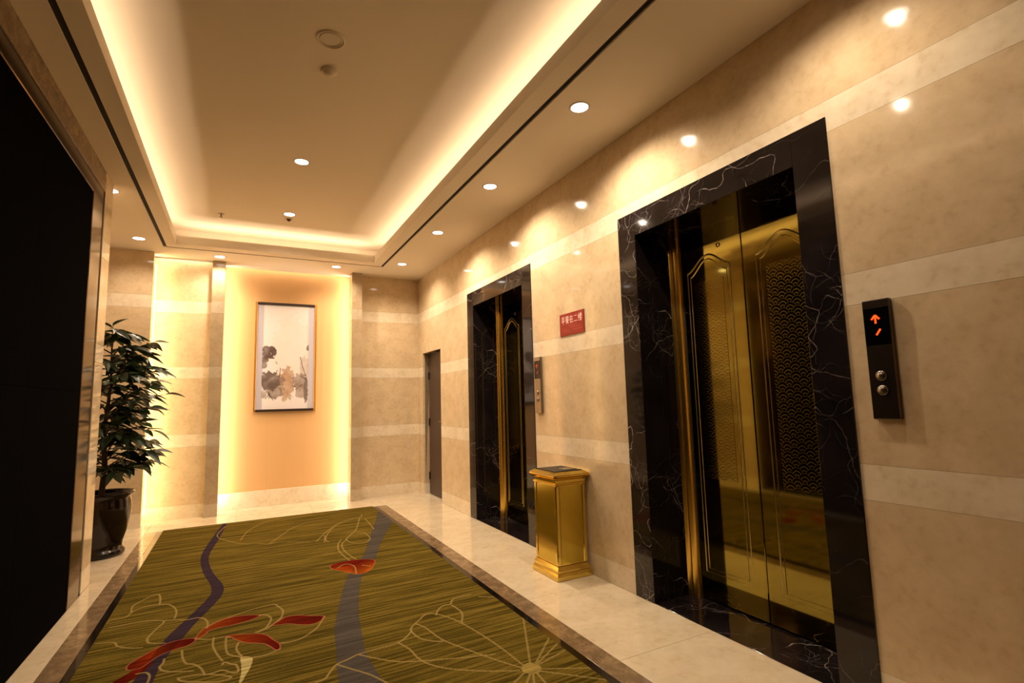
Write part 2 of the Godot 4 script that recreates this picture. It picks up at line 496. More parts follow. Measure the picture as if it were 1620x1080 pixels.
func sign_print() -> ImageTexture:
	var w := 360
	var h := 200
	var im := Image.create(w, h, false, Image.FORMAT_RGB8)
	im.fill(Color8(148, 18, 10))
	var ink := Color8(250, 214, 206)
	# five characters in unit cells: "breakfast is on floor two"
	var glyphs := [
		[[0.25, 0.08, 0.75, 0.08, 0.75, 0.48, 0.25, 0.48, 0.25, 0.08], [0.25, 0.28, 0.75, 0.28], [0.08, 0.66, 0.92, 0.66], [0.5, 0.48, 0.5, 0.98]],
		[[0.22, 0.04, 0.08, 0.24], [0.2, 0.12, 0.42, 0.12, 0.3, 0.32, 0.1, 0.42], [0.25, 0.2, 0.34, 0.28], [0.55, 0.1, 0.86, 0.1, 0.62, 0.36], [0.6, 0.18, 0.9, 0.36], [0.5, 0.36, 0.06, 0.58], [0.5, 0.36, 0.94, 0.58],
			[0.3, 0.52, 0.7, 0.52, 0.7, 0.74, 0.3, 0.74], [0.3, 0.52, 0.3, 0.96, 0.44, 0.9], [0.3, 0.63, 0.7, 0.63], [0.5, 0.76, 0.86, 0.96], [0.76, 0.78, 0.58, 0.88]],
		[[0.08, 0.22, 0.94, 0.22], [0.46, 0.03, 0.36, 0.34, 0.06, 0.64], [0.26, 0.48, 0.26, 0.97], [0.42, 0.56, 0.88, 0.56], [0.65, 0.36, 0.65, 0.92], [0.36, 0.92, 0.95, 0.92]],
		[[0.2, 0.2, 0.8, 0.2], [0.06, 0.86, 0.94, 0.86]],
		[[0.05, 0.3, 0.42, 0.3], [0.24, 0.04, 0.24, 0.98], [0.24, 0.34, 0.06, 0.62], [0.25, 0.38, 0.4, 0.54], [0.72, 0.03, 0.72, 0.5], [0.46, 0.27, 0.97, 0.27], [0.54, 0.08, 0.62, 0.2], [0.9, 0.08, 0.8, 0.2],
			[0.7, 0.3, 0.48, 0.48], [0.74, 0.3, 0.96, 0.46], [0.46, 0.64, 0.97, 0.64], [0.66, 0.5, 0.58, 0.74, 0.88, 0.96], [0.84, 0.66, 0.76, 0.84, 0.5, 0.96]]]
	for k in 5:
		for s in glyphs[k]:
			var q := []
			for i in range(0, s.size(), 2):
				q.append(0.065 + k * 0.176 + s[i] * 0.16)
				q.append(0.11 + s[i + 1] * 0.36)
			stroke(im, q, 3.0, ink)
	# the smaller lines below, too small in the photograph to read
	var soft := Color8(226, 120, 100)
	for l in [[0.36, 0.70, 0.57], [0.10, 0.28, 0.72], [0.46, 0.88, 0.66], [0.10, 0.42, 0.82], [0.54, 0.92, 0.78]]:
		var x: float = l[0]
		while x < l[1]:
			stroke(im, [x, l[2], x + 0.018, l[2]], 1.4, soft, 0.8)
			stroke(im, [x + 0.008, l[2] - 0.02, x + 0.008, l[2] + 0.025], 1.0, soft, 0.8)
			x += 0.036
	return ImageTexture.create_from_image(im)

# overlapping fans etched in the upper part of a lift door panel
func fan_etching() -> ImageTexture:
	var w := 256
	var h := 1024
	var im := Image.create(w, h, false, Image.FORMAT_RGB8)
	im.fill(Color(0.08, 0.08, 0.08))
	var r := 48.0
	for y in h:
		for x in w:
			var best := 0.0
			# nearest fan in front: rows overlap downwards
			for row in range(int(y / 22.0) + 3, int(y / 22.0) - 1, -1):
				var cy := row * 22.0
				var off := (r if row % 2 else 0.0)
				var cx := roundf((x - off) / (2.0 * r)) * 2.0 * r + off
				var d := Vector2(x - cx, (y - cy)).length()
				if d < r and y <= cy + 1.0:
					best = 0.5 + 0.5 * cos(d / r * TAU * 3.0)
					break
			if best > 0.8:
				im.set_pixel(x, y, Color(0.27, 0.27, 0.27))
	return ImageTexture.create_from_image(im)

func mat(called: String, c: Color, rough: float, metal := 0.0, tex: Texture2D = null, tile := 0.0) -> StandardMaterial3D:
	var m := StandardMaterial3D.new()
	m.resource_name = called
	m.albedo_color = c
	m.roughness = rough
	m.metallic = metal
	if tex:
		m.albedo_texture = tex
		m.texture_filter = BaseMaterial3D.TEXTURE_FILTER_LINEAR_WITH_MIPMAPS
		if tile > 0.0:
			m.uv1_triplanar = true
			m.uv1_world_triplanar = true
			m.uv1_triplanar_sharpness = 8.0
			m.uv1_scale = Vector3.ONE / tile
	M[called] = m
	return m

func glow(called: String, c: Color, e: float) -> StandardMaterial3D:
	var m := mat(called, Color(0.1, 0.1, 0.1), 0.5)
	m.emission_enabled = true
	m.emission = c
	m.emission_energy_multiplier = e
	return m

func materials() -> void:
	var cream := stone(768, 11, 0.009, Color8(209, 186, 151), Color8(220, 198, 163), Color8(192, 162, 122))
	var pale := stone(512, 71, 0.009, Color8(226, 210, 182), Color8(236, 222, 196), Color8(204, 178, 140))
	mat("cream_marble", Color.WHITE, 0.07, 0.0, cream, 1.5)
	mat("pale_marble", Color.WHITE, 0.07, 0.0, pale, 1.1)
	M.cream_marble.metallic_specular = 0.56
	M.pale_marble.metallic_specular = 0.56
	mat("pillar_lit_tone", Color8(216, 213, 210), 0.1, 0.0, cream, 1.5)  # wall marble greyed to stand in for the whiter lamplight on the pillars
	mat("band_lit_tone", Color8(214, 211, 208), 0.1, 0.0, pale, 1.1)  # pale bands greyed likewise, the lamplight put into the colour
	mat("floor_marble", Color8(238, 236, 232), 0.055, 0.0, pale, 1.3)
	mat("black_marble", Color.WHITE, 0.06, 0.0, black_marble(1024), 1.7)
	mat("black_panel", Color8(10, 9, 9), 1.0).metallic_specular = 0.05
	mat("brown_marble", Color.WHITE, 0.1, 0.0, stone(512, 91, 0.012, Color8(112, 92, 68), Color8(146, 122, 92), Color8(172, 148, 118)), 0.7)
	mat("dark_marble", Color.WHITE, 0.1, 0.0, stone(256, 95, 0.02, Color8(12, 9, 8), Color8(34, 25, 20), Color8(100, 84, 70)), 0.5)
	mat("paint", Color(0.82, 0.73, 0.60).linear_to_srgb(), 0.9)
	mat("backing", Color8(150, 130, 105), 0.9)
	mat("gap", Color8(20, 12, 10), 0.8)
	mat("wallpaper", Color8(216, 170, 114), 0.75)
	mat("bronze", Color8(96, 78, 66), 0.12, 1.0)
	mat("brass", Color(0.95, 0.62, 0.13).linear_to_srgb(), 0.24, 1.0)
	mat("brass_bright", Color(0.72, 0.55, 0.14).linear_to_srgb(), 0.1, 1.0)
	mat("brass_line", Color(0.85, 0.68, 0.26).linear_to_srgb(), 0.3, 1.0)
	mat("brass_mirror", Color(0.29, 0.235, 0.052).linear_to_srgb(), 0.06, 1.0)
	var etched := mat("brass_etched", Color(0.29, 0.235, 0.055).linear_to_srgb(), 1.0, 1.0)
	etched.roughness_texture = fan_etching()
	etched.roughness_texture_channel = BaseMaterial3D.TEXTURE_CHANNEL_RED
	mat("bin_panel", Color(0.58, 0.44, 0.07).linear_to_srgb(), 0.14, 1.0)
	mat("steel", Color8(150, 142, 132), 0.28, 1.0)
	mat("dark_steel", Color8(92, 82, 74), 0.3, 1.0)
	mat("black_glass", Color8(8, 8, 9), 0.08)
	mat("door_brown", Color8(58, 38, 30), 0.4)
	mat("black_iron", Color8(18, 16, 15), 0.4, 0.6)
	mat("white_plastic", Color8(216, 202, 180), 0.5)
	mat("carpet", Color8(226, 222, 226), 0.95, 0.0, carpet_texture()).metallic_specular = 0.12
	mat("carpet_edge", Color8(100, 86, 40), 0.95)
	mat("sign_red", Color8(148, 18, 10), 0.35)
	mat("sign_print", Color.WHITE, 0.35, 0.0, sign_print())
	mat("painting", Color.WHITE, 0.12, 0.0, ink_painting())
	mat("frame_lit", Color8(196, 140, 70), 0.35, 0.6)  # dark wood frame painted gold where its sides catch the strip light
	mat("frame_dark", Color8(46, 30, 24), 0.35)
	mat("glaze", Color8(20, 9, 8), 0.14)
	mat("soil", Color8(40, 30, 24), 0.95)
	mat("bark", Color8(62, 50, 38), 0.85)
	var lf := mat("leaf_dark", Color8(24, 38, 17), 0.38)
	lf.backlight_enabled = true
	lf.backlight = Color8(22, 28, 8)
	var lg := mat("leaf_light", Color8(36, 52, 22), 0.38)
	lg.backlight_enabled = true
	lg.backlight = Color8(28, 34, 10)
	glow("lamp", Color(1.0, 0.95, 0.90), 8.0)
	glow("led", Color(1.0, 0.80, 0.58), 1.5)
	glow("led_dim", Color(1.0, 0.25, 0.05), 0.8)
	glow("led_orange", Color(1.0, 0.22, 0.03), 4.0)

# ---------------------------------------------------------------- cladding
# courses of marble on a wall; flat along z (face at x, towards sgn) or along x (face at z)
func clad(parent: Node, along_z: bool, face: float, depth: float, a: float, b: float, y0 := 0.0, y1 := HC, grey := false) -> void:
	var g := 0.0005
	for k in ROWS.size() - 1:
		var lo: float = maxf(ROWS[k], y0)
		var hi: float = minf(ROWS[k + 1], y1)
		if hi - lo < 0.01: continue
		var band: bool = k in [0, 2, 4, 6]
		var m: Material = M.pale_marble if band else M.cream_marble
		if grey: m = M.band_lit_tone if band else M.pillar_lit_tone
		var e := 0.00015
		var p := Vector3(face, lo + g, a + e) if along_z else Vector3(a + e, lo + g, face)
		var q := Vector3(face + depth, hi - g, b - e) if along_z else Vector3(b - e, hi - g, face + depth)
		box(parent, "band" if band else "panel", m, p, q)

func strip_light(parent: Node, at: Vector3, length: float, along: Vector3, towards: Vector3, e: float, c: Color) -> void:
	var l := AreaLight3D.new()
	l.name = "strip_light"
	l.area_size = Vector2(length, 0.012)
	l.light_color = c
	l.light_energy = e
	l.shadow_enabled = true
	l.area_range = 12.0
	var z := -towards.normalized()
	var x := along.normalized()
	l.transform = Transform3D(Basis(x, z.cross(x), z), at + towards * 0.007)
	parent.add_child(l, true)
	var s := Vector3(0.012, 0.012, 0.012)
	for k in 3:
		if absf(along[k]) > 0.5: s[k] = length
		elif absf(towards[k]) > 0.5: s[k] = 0.006
	put(parent, "led_strip", bevel_box(s, 0.0), M.led, at)

func downlight(x: float, y: float, z: float, e: float, label: String, group: String) -> void:
	var o := thing("downlight", Vector3(x, y, z), label, "downlight", group)
	put(o, "trim_ring", lathe([Vector2(0.053, 0.012), Vector2(0.053, -0.002), Vector2(0.057, -0.004), Vector2(0.065, -0.003), Vector2(0.067, 0.0)], 28), M.white_plastic)
	put(o, "lamp", lathe([Vector2(0.0, -0.0025), Vector2(0.047, -0.0025), Vector2(0.0535, -0.001)], 24), M.lamp)
	if e <= 0.0: return
	var l := SpotLight3D.new()
	l.name = "lamp_light"
	l.position = Vector3(0, -0.014, 0)
	l.rotation.x = -PI / 2
	l.spot_angle = 76.0
	l.spot_angle_attenuation = 0.7
	l.spot_range = 14.0
	l.spot_attenuation = 2.0
	l.light_size = 0.022
	l.light_color = Color(1.0, 0.90, 0.78)
	l.light_energy = e * SPOT
	l.shadow_enabled = true
	o.add_child(l, true)

# ---------------------------------------------------------------- the shell
func floor_and_walls() -> void:
	var f := structure("floor")
	box(f, "slab", M.backing, Vector3(-2.0, -0.2, -7.7), Vector3(2.9, -0.02, ZBACK + 0.2))
	var g := 0.0008
	# cream slabs along the lift wall, along the dark wall and before the niches
	var z := -6.62
	while z < ZBACK:
		var e := minf(z + 0.9, ZBACK)
		box(f, "tile", M.floor_marble, Vector3(1.645 + g, -0.02, z + g), Vector3(2.271 - g, 0, e - g), 0.001)
		z += 0.9
	z = -4.96
	while z < ZBACK:
		var e := minf(z + 0.9, ZBACK)
		box(f, "tile", M.floor_marble, Vector3(XL + g, -0.02, z + g), Vector3(-0.82 - g, 0, e - g), 0.001)
		z += 0.9
	for x in [[-1.8, -1.3], [-1.3, -0.82]]:
		for zz in [[-7.6, -6.62], [-6.62, -5.8], [-5.8, -4.96]]:
			box(f, "tile", M.floor_marble, Vector3(x[0] + g, -0.02, zz[0] + g), Vector3(x[1] - g, 0, zz[1] - g), 0.001)
	for x in [[-0.82, 0.0], [0.0, 0.82], [0.82, 1.645], [1.645, 2.42]]:
		box(f, "tile", M.floor_marble, Vector3(x[0] + g, -0.02, -7.6), Vector3(x[1] - g, 0, -6.62 - g), 0.001)
	# the dark border on both sides of the carpet
	var names := ["trim_1", "trim_2"]
	for s in 2:
		var t := structure(names[s])
		z = -6.62
		while z < ZBACK:
			var e := minf(z + 0.6, ZBACK)
			if s == 0:
				box(t, "border_tile", M.brown_marble, Vector3(1.528, -0.02, z + g), Vector3(1.645, 0.0, e - g), 0.001)
				box(t, "edge_tile", M.dark_marble, Vector3(1.475, -0.02, z + g), Vector3(1.527, 0.0, e - g), 0.001)
			else:
				box(t, "border_tile", M.brown_marble, Vector3(-0.82, -0.02, z + g), Vector3(-0.712, 0.0, e - g), 0.001)
				box(t, "edge_tile", M.dark_marble, Vector3(-0.711, -0.02, z + g), Vector3(-0.665, 0.0, e - g), 0.001)
			z += 0.6
	# carpet
	var c := thing("carpet", Vector3(0, 0, 0), "olive green patterned carpet runner with lotus outlines down the middle of the lobby", "carpet")
	box(c, "carpet_backing", M.carpet_edge, Vector3(CX0, -0.019, -CD1), Vector3(CX1, 0.0065, ZBACK), 0.0)
	var st := SurfaceTool.new()
	st.begin(Mesh.PRIMITIVE_TRIANGLES)
	var v1 := (ZBACK + CD1) / (CD1 - CD0)
	var pts := [[CX0, -CD1, 0, 0], [CX1, -CD1, 1, 0], [CX1, ZBACK, 1, v1], [CX0, -CD1, 0, 0], [CX1, ZBACK, 1, v1], [CX0, ZBACK, 0, v1]]
	for p in pts:
		st.set_normal(Vector3.UP)
		st.set_uv(Vector2(p[2], p[3]))
		st.add_vertex(Vector3(p[0], 0.008, p[1]))
	put(c, "pile", st.commit(), M.carpet)

	# the lift wall
	var r := structure("wall_right")
	var zones := [[-0.45, ZBACK, 0.0], [-1.28, -0.45, 0.0], [-2.72, -1.28, 2.4623], [-3.941, -2.72, 0.0], [-5.407, -3.941, 2.4623], [-6.33, -5.407, 0.0], [-7.07, -6.33, 1.935], [-7.30, -7.07, 0.0]]
	for q in zones:
		clad(r, true, XR, 0.03, q[0], q[1], q[2])
		box(r, "backing_wall", M.backing, Vector3(XR + 0.03, q[2], q[0]), Vector3(XR + 0.16, HC + 0.4, q[1]))
	# lining of the service door's recess
	box(r, "reveal", M.cream_marble, Vector3(XR + 0.03, 0.15, -7.09), Vector3(XR + 0.12, 1.955, -7.07), 0.001)
	box(r, "reveal", M.pale_marble, Vector3(XR + 0.03, 0.0, -7.09), Vector3(XR + 0.12, 0.15, -7.07), 0.001)
	box(r, "reveal", M.cream_marble, Vector3(XR + 0.03, 0.0, -6.33), Vector3(XR + 0.12, 1.955, -6.31), 0.001)
	box(r, "reveal", M.cream_marble, Vector3(XR + 0.03, 1.935, -7.07), Vector3(XR + 0.12, 1.955, -6.33), 0.001)
	var d := structure("door_1")
	box(d, "door_leaf", M.door_brown, Vector3(XR + 0.09, 0.008, -7.066), Vector3(XR + 0.13, 1.93, -6.334), 0.002)
	for y in [0.25, 0.98, 1.62]:
		put(d, "hinge", lathe([Vector2(0, -0.05), Vector2(0.009, -0.05), Vector2(0.009, 0.05), Vector2(0, 0.05)], 10, false), M.black_iron, Vector3(XR + 0.085, y, -7.052))
	put(d, "door_handle", tube([Vector3(0, 0, 0), Vector3(-0.045, 0, 0), Vector3(-0.05, 0, -0.02), Vector3(-0.05, 0, -0.12)], [0.009, 0.009, 0.009, 0.008]), M.steel, Vector3(XR + 0.09, 1.0, -6.40))
	box(d, "threshold", M.pale_marble, Vector3(XR, -0.02, -7.07), Vector3(XR + 0.13, 0.001, -6.33))

	# the far end: plain bays left and right, two pillars, a narrow lit niche and a wide one
	var b := structure("wall_far")
	clad(b, false, -7.27, -0.03, 1.40, XR)
	box(b, "backing_wall", M.backing, Vector3(1.40, 0, -7.30), Vector3(2.44, HC + 0.4, -7.6))
	clad(b, false, -6.96, -0.03, -1.75, -0.91)
	box(b, "bay_edge", M.pale_marble, Vector3(-0.925, 0.0, -6.991), Vector3(-0.91, HC, -7.04), 0.001)
	box(b, "backing_wall", M.backing, Vector3(-1.9, 0, -6.99), Vector3(-0.925, HC + 0.4, -7.04))
	clad(b, false, -7.24, -0.03, -1.15, -0.337)
	box(b, "backing_wall", M.backing, Vector3(-1.2, 0, -7.27), Vector3(-0.33, HC + 0.4, -7.6))
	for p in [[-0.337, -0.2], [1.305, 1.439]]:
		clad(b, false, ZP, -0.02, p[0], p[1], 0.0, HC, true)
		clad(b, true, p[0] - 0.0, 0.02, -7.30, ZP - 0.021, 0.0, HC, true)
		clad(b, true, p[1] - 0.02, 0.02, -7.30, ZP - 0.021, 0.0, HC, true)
		box(b, "pillar_core", M.backing, Vector3(p[0] + 0.021, 0, -7.30), Vector3(p[1] - 0.021, HC, ZP - 0.021))
	# the papered back of the wide niche over its pale skirting
	var w := 8
	for k in w:
		var x0 := lerpf(-0.33, 1.42, float(k) / w)
		var x1 := lerpf(-0.33, 1.42, float(k + 1) / w)
		box(b, "wallpaper_sheet", M.wallpaper, Vector3(x0 + 0.0002, 0.2, -7.48), Vector3(x1 - 0.0002, HC + 0.1, -7.50))
	box(b, "skirting", M.pale_marble, Vector3(-0.33, 0.0, -7.472), Vector3(1.42, 0.2, -7.50), 0.002)
	box(b, "backing_wall", M.backing, Vector3(-0.33, 0, -7.50), Vector3(1.42, HC + 0.4, -7.6))
	var warm := Color(1.0, 0.92, 0.80)
	strip_light(b, Vector3(-0.225, 1.53, -7.34), 2.95, Vector3.UP, Vector3(0.8, 0, -0.6), 1.4 * NICHE, warm)
	strip_light(b, Vector3(1.335, 1.53, -7.34), 2.95, Vector3.UP, Vector3(-0.8, 0, -0.6), 1.4 * NICHE, warm)
	strip_light(b, Vector3(0.552, HC + 0.05, -7.43), 1.5, Vector3.RIGHT, Vector3.DOWN, 0.18 * NICHE, warm)
	strip_light(b, Vector3(-0.945, 1.53, -7.08), 2.95, Vector3.UP, Vector3(0.8, 0, -0.6), 1.7 * NICHE, Color(1.0, 0.85, 0.62))
	strip_light(b, Vector3(-0.63, HC + 0.05, -7.19), 0.56, Vector3.RIGHT, Vector3.DOWN, 0.12 * NICHE, warm)

	# the dark wall on the left, then the alcove with the plant
	var l := structure("wall_left")
	z = ZBACK
	var n := 0
	while z > -4.38:
		var e := maxf(z - 1.0, -4.38)
		for y in [[0.0, 1.38], [1.38, 2.76]]:
			box(l, "panel", M.black_panel, Vector3(XL, y[0] + g, z - g), Vector3(XL - 0.03, y[1] - g, e + g), 0.001)
		z -= 1.0
	box(l, "frame_strip", M.bronze, Vector3(XL + 0.004, 0, -4.38), Vector3(XL - 0.03, 2.85, -4.64), 0.004)
	box(l, "frame_strip", M.bronze, Vector3(XL + 0.004, 2.76, ZBACK), Vector3(XL - 0.03, 2.85, -4.38), 0.004)
	box(l, "dark_strip", M.dark_marble, Vector3(XL - 0.006, 0, -4.64), Vector3(XL - 0.03, 2.88, -4.72))
	box(l, "dark_strip", M.dark_marble, Vector3(XL - 0.006, 2.85, ZBACK), Vector3(XL - 0.03, 2.88, -4.64))
	for k in ROWS.size() - 1:
		var m: Material = M.pale_marble if k in [0, 2, 4, 6] else M.cream_marble
		box(l, "corner_slab", m, Vector3(XL, ROWS[k] + g, -4.72), Vector3(XL - 0.03, ROWS[k + 1] - g, -4.96), 0.001)
	box(l, "panel", M.brown_marble, Vector3(XL, 2.88, ZBACK), Vector3(XL - 0.03, HC, -4.72), 0.001)  # cream marble browned here, standing in for the dimness under the ceiling
	box(l, "backing_wall", M.backing, Vector3(XL - 0.03, 0, ZBACK), Vector3(XL - 0.2, HC + 0.4, -4.93))
	clad(l, false, -4.96, 0.03, -1.75, XL - 0.03)
	clad(l, true, -1.75, -0.03, -6.99, -4.96)
	box(l, "backing_wall", M.backing, Vector3(-1.78, 0, -7.6), Vector3(-1.95, HC + 0.4, -4.76))

	var k := structure("wall_near")
	clad(k, false, ZBACK, 0.03, XL, -0.2)
	clad(k, false, ZBACK, 0.03, 1.3, XR)
	box(k, "wallpaper_sheet", M.wallpaper, Vector3(-0.2, 0, ZBACK + 0.02), Vector3(1.3, HC, ZBACK + 0.03))  # lit niche added on this unseen wall, for the brass ribs to reflect
	strip_light(k, Vector3(-0.17, 1.53, ZBACK - 0.03), 2.9, Vector3.UP, Vector3(0.8, 0, 0.6), 0.5 * NICHE, warm)  # added strips that brighten the unseen niche
	strip_light(k, Vector3(1.27, 1.53, ZBACK - 0.03), 2.9, Vector3.UP, Vector3(-0.8, 0, 0.6), 0.5 * NICHE, warm)
	box(k, "backing_wall", M.backing, Vector3(-1.2, 0, ZBACK + 0.03), Vector3(2.45, HC + 0.4, ZBACK + 0.2))

func ceiling() -> void:
	var c := structure("ceiling")
	var t := HC + 0.02
	var p: Material = M.paint
	# outer soffits, the black shadow gap, the inner soffits
	var zf := -7.40
	box(c, "soffit", p, Vector3(1.622, HC, -6.706), Vector3(2.31, t, ZBACK))
	box(c, "soffit", p, Vector3(-1.80, HC, -6.706), Vector3(-0.797, t, ZBACK))
	# before the niches the soffit stops short of the lit backs, leaving a slot for the strips above
	box(c, "soffit", p, Vector3(-0.33, HC, -7.40), Vector3(1.42, t, -6.706))
	box(c, "soffit", p, Vector3(1.42, HC, -7.31), Vector3(2.31, t, -6.706))
	box(c, "soffit", p, Vector3(-0.95, HC, -7.165), Vector3(-0.33, t, -6.706))
	box(c, "soffit", p, Vector3(-1.80, HC, -7.05), Vector3(-0.95, t, -6.706))
	box(c, "niche_slot", p, Vector3(-0.33, t + 0.09, -7.5), Vector3(1.42, t + 0.11, -7.36))
	box(c, "niche_slot", p, Vector3(-0.33, t, -7.375), Vector3(1.42, t + 0.09, -7.36))
	box(c, "niche_slot", p, Vector3(-1.0, t + 0.09, -7.27), Vector3(-0.33, t + 0.11, -7.12))
	box(c, "niche_slot", p, Vector3(-1.0, t, -7.135), Vector3(-0.33, t + 0.09, -7.12))
	box(c, "soffit", p, Vector3(1.47, HC, -6.674), Vector3(1.587, t, ZBACK))
	box(c, "soffit", p, Vector3(-0.761, HC, -6.674), Vector3(-0.66, t, ZBACK))
	box(c, "soffit", p, Vector3(-0.66, HC, -6.674), Vector3(1.47, t, -6.517))
	box(c, "shadow_gap", M.gap, Vector3(1.585, HC + 0.012, -6.708), Vector3(1.624, HC + 0.03, ZBACK))
	box(c, "shadow_gap", M.gap, Vector3(-0.799, HC + 0.012, -6.708), Vector3(-0.759, HC + 0.03, ZBACK))
	box(c, "shadow_gap", M.gap, Vector3(-0.759, HC + 0.012, -6.708), Vector3(1.585, HC + 0.03, -6.672))
	# upstand of the cove, its trough and the raised middle
	var lip := 3.125
	box(c, "fascia", p, Vector3(1.47, t, -6.532), Vector3(1.485, lip, ZBACK))
	box(c, "fascia", p, Vector3(-0.675, t, -6.532), Vector3(-0.66, lip, ZBACK))
	box(c, "fascia", p, Vector3(-0.66, t, -6.532), Vector3(1.47, lip, -6.517))
	box(c, "trough", p, Vector3(1.485, HC + 0.03, -6.85), Vector3(1.80, HC + 0.04, ZBACK))
	box(c, "trough", p, Vector3(-0.98, HC + 0.03, -6.85), Vector3(-0.675, HC + 0.04, ZBACK))
	box(c, "trough", p, Vector3(-0.675, HC + 0.03, -6.85), Vector3(1.485, HC + 0.04, -6.532))
	box(c, "cove_wall", p, Vector3(1.80, HC + 0.02, -6.85), Vector3(1.83, HU, ZBACK))
	box(c, "cove_wall", p, Vector3(-1.01, HC + 0.02, -6.85), Vector3(-0.98, HU, ZBACK))
	box(c, "cove_wall", p, Vector3(-1.01, HC + 0.02, -6.88), Vector3(1.83, HU, -6.85))
	box(c, "raised_ceiling", p, Vector3(-1.05, HU, -6.9), Vector3(1.86, HU + 0.03, ZBACK))
	box(c, "roof_slab", M.backing, Vector3(-2.0, HC + 0.4, -7.7), Vector3(2.6, HC + 0.5, ZBACK + 0.2))
	var led := Color(1.0, 0.88, 0.74)
	var len := 6.53 - 1.0
	var zm := (-6.53 - 1.0) / 2.0
	strip_light(c, Vector3(1.563, HC + 0.05, zm), len, Vector3(0, 0, 1), Vector3.UP, 1.5 * COVE, led)
	strip_light(c, Vector3(-0.745, HC + 0.05, zm), len, Vector3(0, 0, 1), Vector3.UP, 1.5 * COVE, led)
	strip_light(c, Vector3(0.405, HC + 0.05, -6.59), 2.0, Vector3(1, 0, 0), Vector3.UP, 0.65 * COVE, led)

# ---------------------------------------------------------------- lifts
func lift(zc: float, half: float, label: String) -> void:
	var o := thing("elevator_entrance", Vector3(XR, 0, zc), label, "elevator", "lift portals in the marble wall")
	var bm: Material = M.black_marble
	var top := 2.4623
	var ih := 2.30
	var iw := half - 0.167
	# face of the surround, a little proud of the cladding
	box(o, "frame_jamb", bm, Vector3(-0.006, 0, -half), Vector3(0.03, top, -iw), 0.002)
	box(o, "frame_jamb", bm, Vector3(-0.006, 0, iw), Vector3(0.03, top, half), 0.002)
	box(o, "frame_head", bm, Vector3(-0.006, ih, -iw), Vector3(0.03, top, iw), 0.002)
	# deep reveal
	var xd := 0.309
	box(o, "reveal", bm, Vector3(0.03, 0, -iw - 0.03), Vector3(xd + 0.03, ih + 0.03, -iw))
	box(o, "reveal", bm, Vector3(0.03, 0, iw), Vector3(xd + 0.03, ih + 0.03, iw + 0.03))
	box(o, "reveal", bm, Vector3(0.03, ih, -iw), Vector3(xd + 0.03, ih + 0.03, iw))
	box(o, "threshold", bm, Vector3(-0.0, -0.02, -iw), Vector3(xd + 0.01, 0.002, iw), 0.001)
	box(o, "shaft_wall", M.gap, Vector3(0.45, -0.02, -half), Vector3(0.47, 2.6, half))
	# two rounded brass ribs on either side of the doors
	for s in [-1.0, 1.0]:
		for k in 2:
			var zr: float = s * (iw - 0.018 - 0.046 * k)
			put(o, "brass_rib", jamb_moulding(0.032, 0.036, ih), M.brass, Vector3(xd + 0.003, 0.002, zr))
			box(o, "rib_backing", M.gap, Vector3(xd + 0.003, 0, zr - 0.024), Vector3(xd + 0.02, ih + 0.02, zr + 0.024))
	var lw := iw - 0.09
	for s in [-1.0, 1.0]:
		var z0: float = -lw if s < 0 else 0.002
		var z1: float = -0.002 if s < 0 else lw
		var leaf := box(o, "door_leaf", M.brass_mirror, Vector3(xd, 0.012, z0), Vector3(xd + 0.03, ih + 0.02, z1), 0.003)
		leaf.set_meta("label", "polished brass sliding door leaf with arched panel")
		var mid: float = 0.255 * s
		var hw := 0.165
		var base: Vector3 = leaf.position
		# arched double moulding and double line border, standing on the leaf
		for w in [[0.0, 0.012], [0.024, 0.008]]:
			var path := []
			for k in 25:
				var u := -1.0 + 2.0 * k / 24.0
				path.append(Vector2(u * (hw - w[0]), 2.035 - w[0] * 1.2 + 0.092 * pow(0.5 + 0.5 * cos(u * PI), 0.85)))
			put(leaf, "arch_moulding", ribbon(path, w[1], 0.006), M.brass_line, Vector3(xd - 0.0005 - base.x, -base.y, mid - base.z), Vector3(0, -PI / 2, 0))
			var q: float = hw - w[0]
			var low: float = 0.175 + w[0]
			var hi: float = 2.035 - w[0] * 1.2
			put(leaf, "border_line", ribbon([Vector2(-q, hi), Vector2(-q, low), Vector2(q, low), Vector2(q, hi)], w[1] * 0.55, 0.003), M.brass_line, Vector3(xd - 0.0005 - base.x, -base.y, mid - base.z), Vector3(0, -PI / 2, 0))
		var e := hw - 0.055
		put(leaf, "etched_panel", printed(Vector3(0, 1.965, -e), Vector3(0, 1.965, e), Vector3(0, 0.74, e), Vector3(0, 0.74, -e)), M.brass_etched, Vector3(xd - 0.0015 - base.x, -base.y, mid - base.z))
		if s < 0:
			var ring := TorusMesh.new()
			ring.inner_radius = 0.009
			ring.outer_radius = 0.015
			ring.rings = 20
			ring.ring_segments = 8
			put(leaf, "emblem", ring, M.steel, Vector3(xd - 0.0015 - base.x, 2.165 - base.y, -0.165 - base.z), Vector3(0, 0, PI / 2))

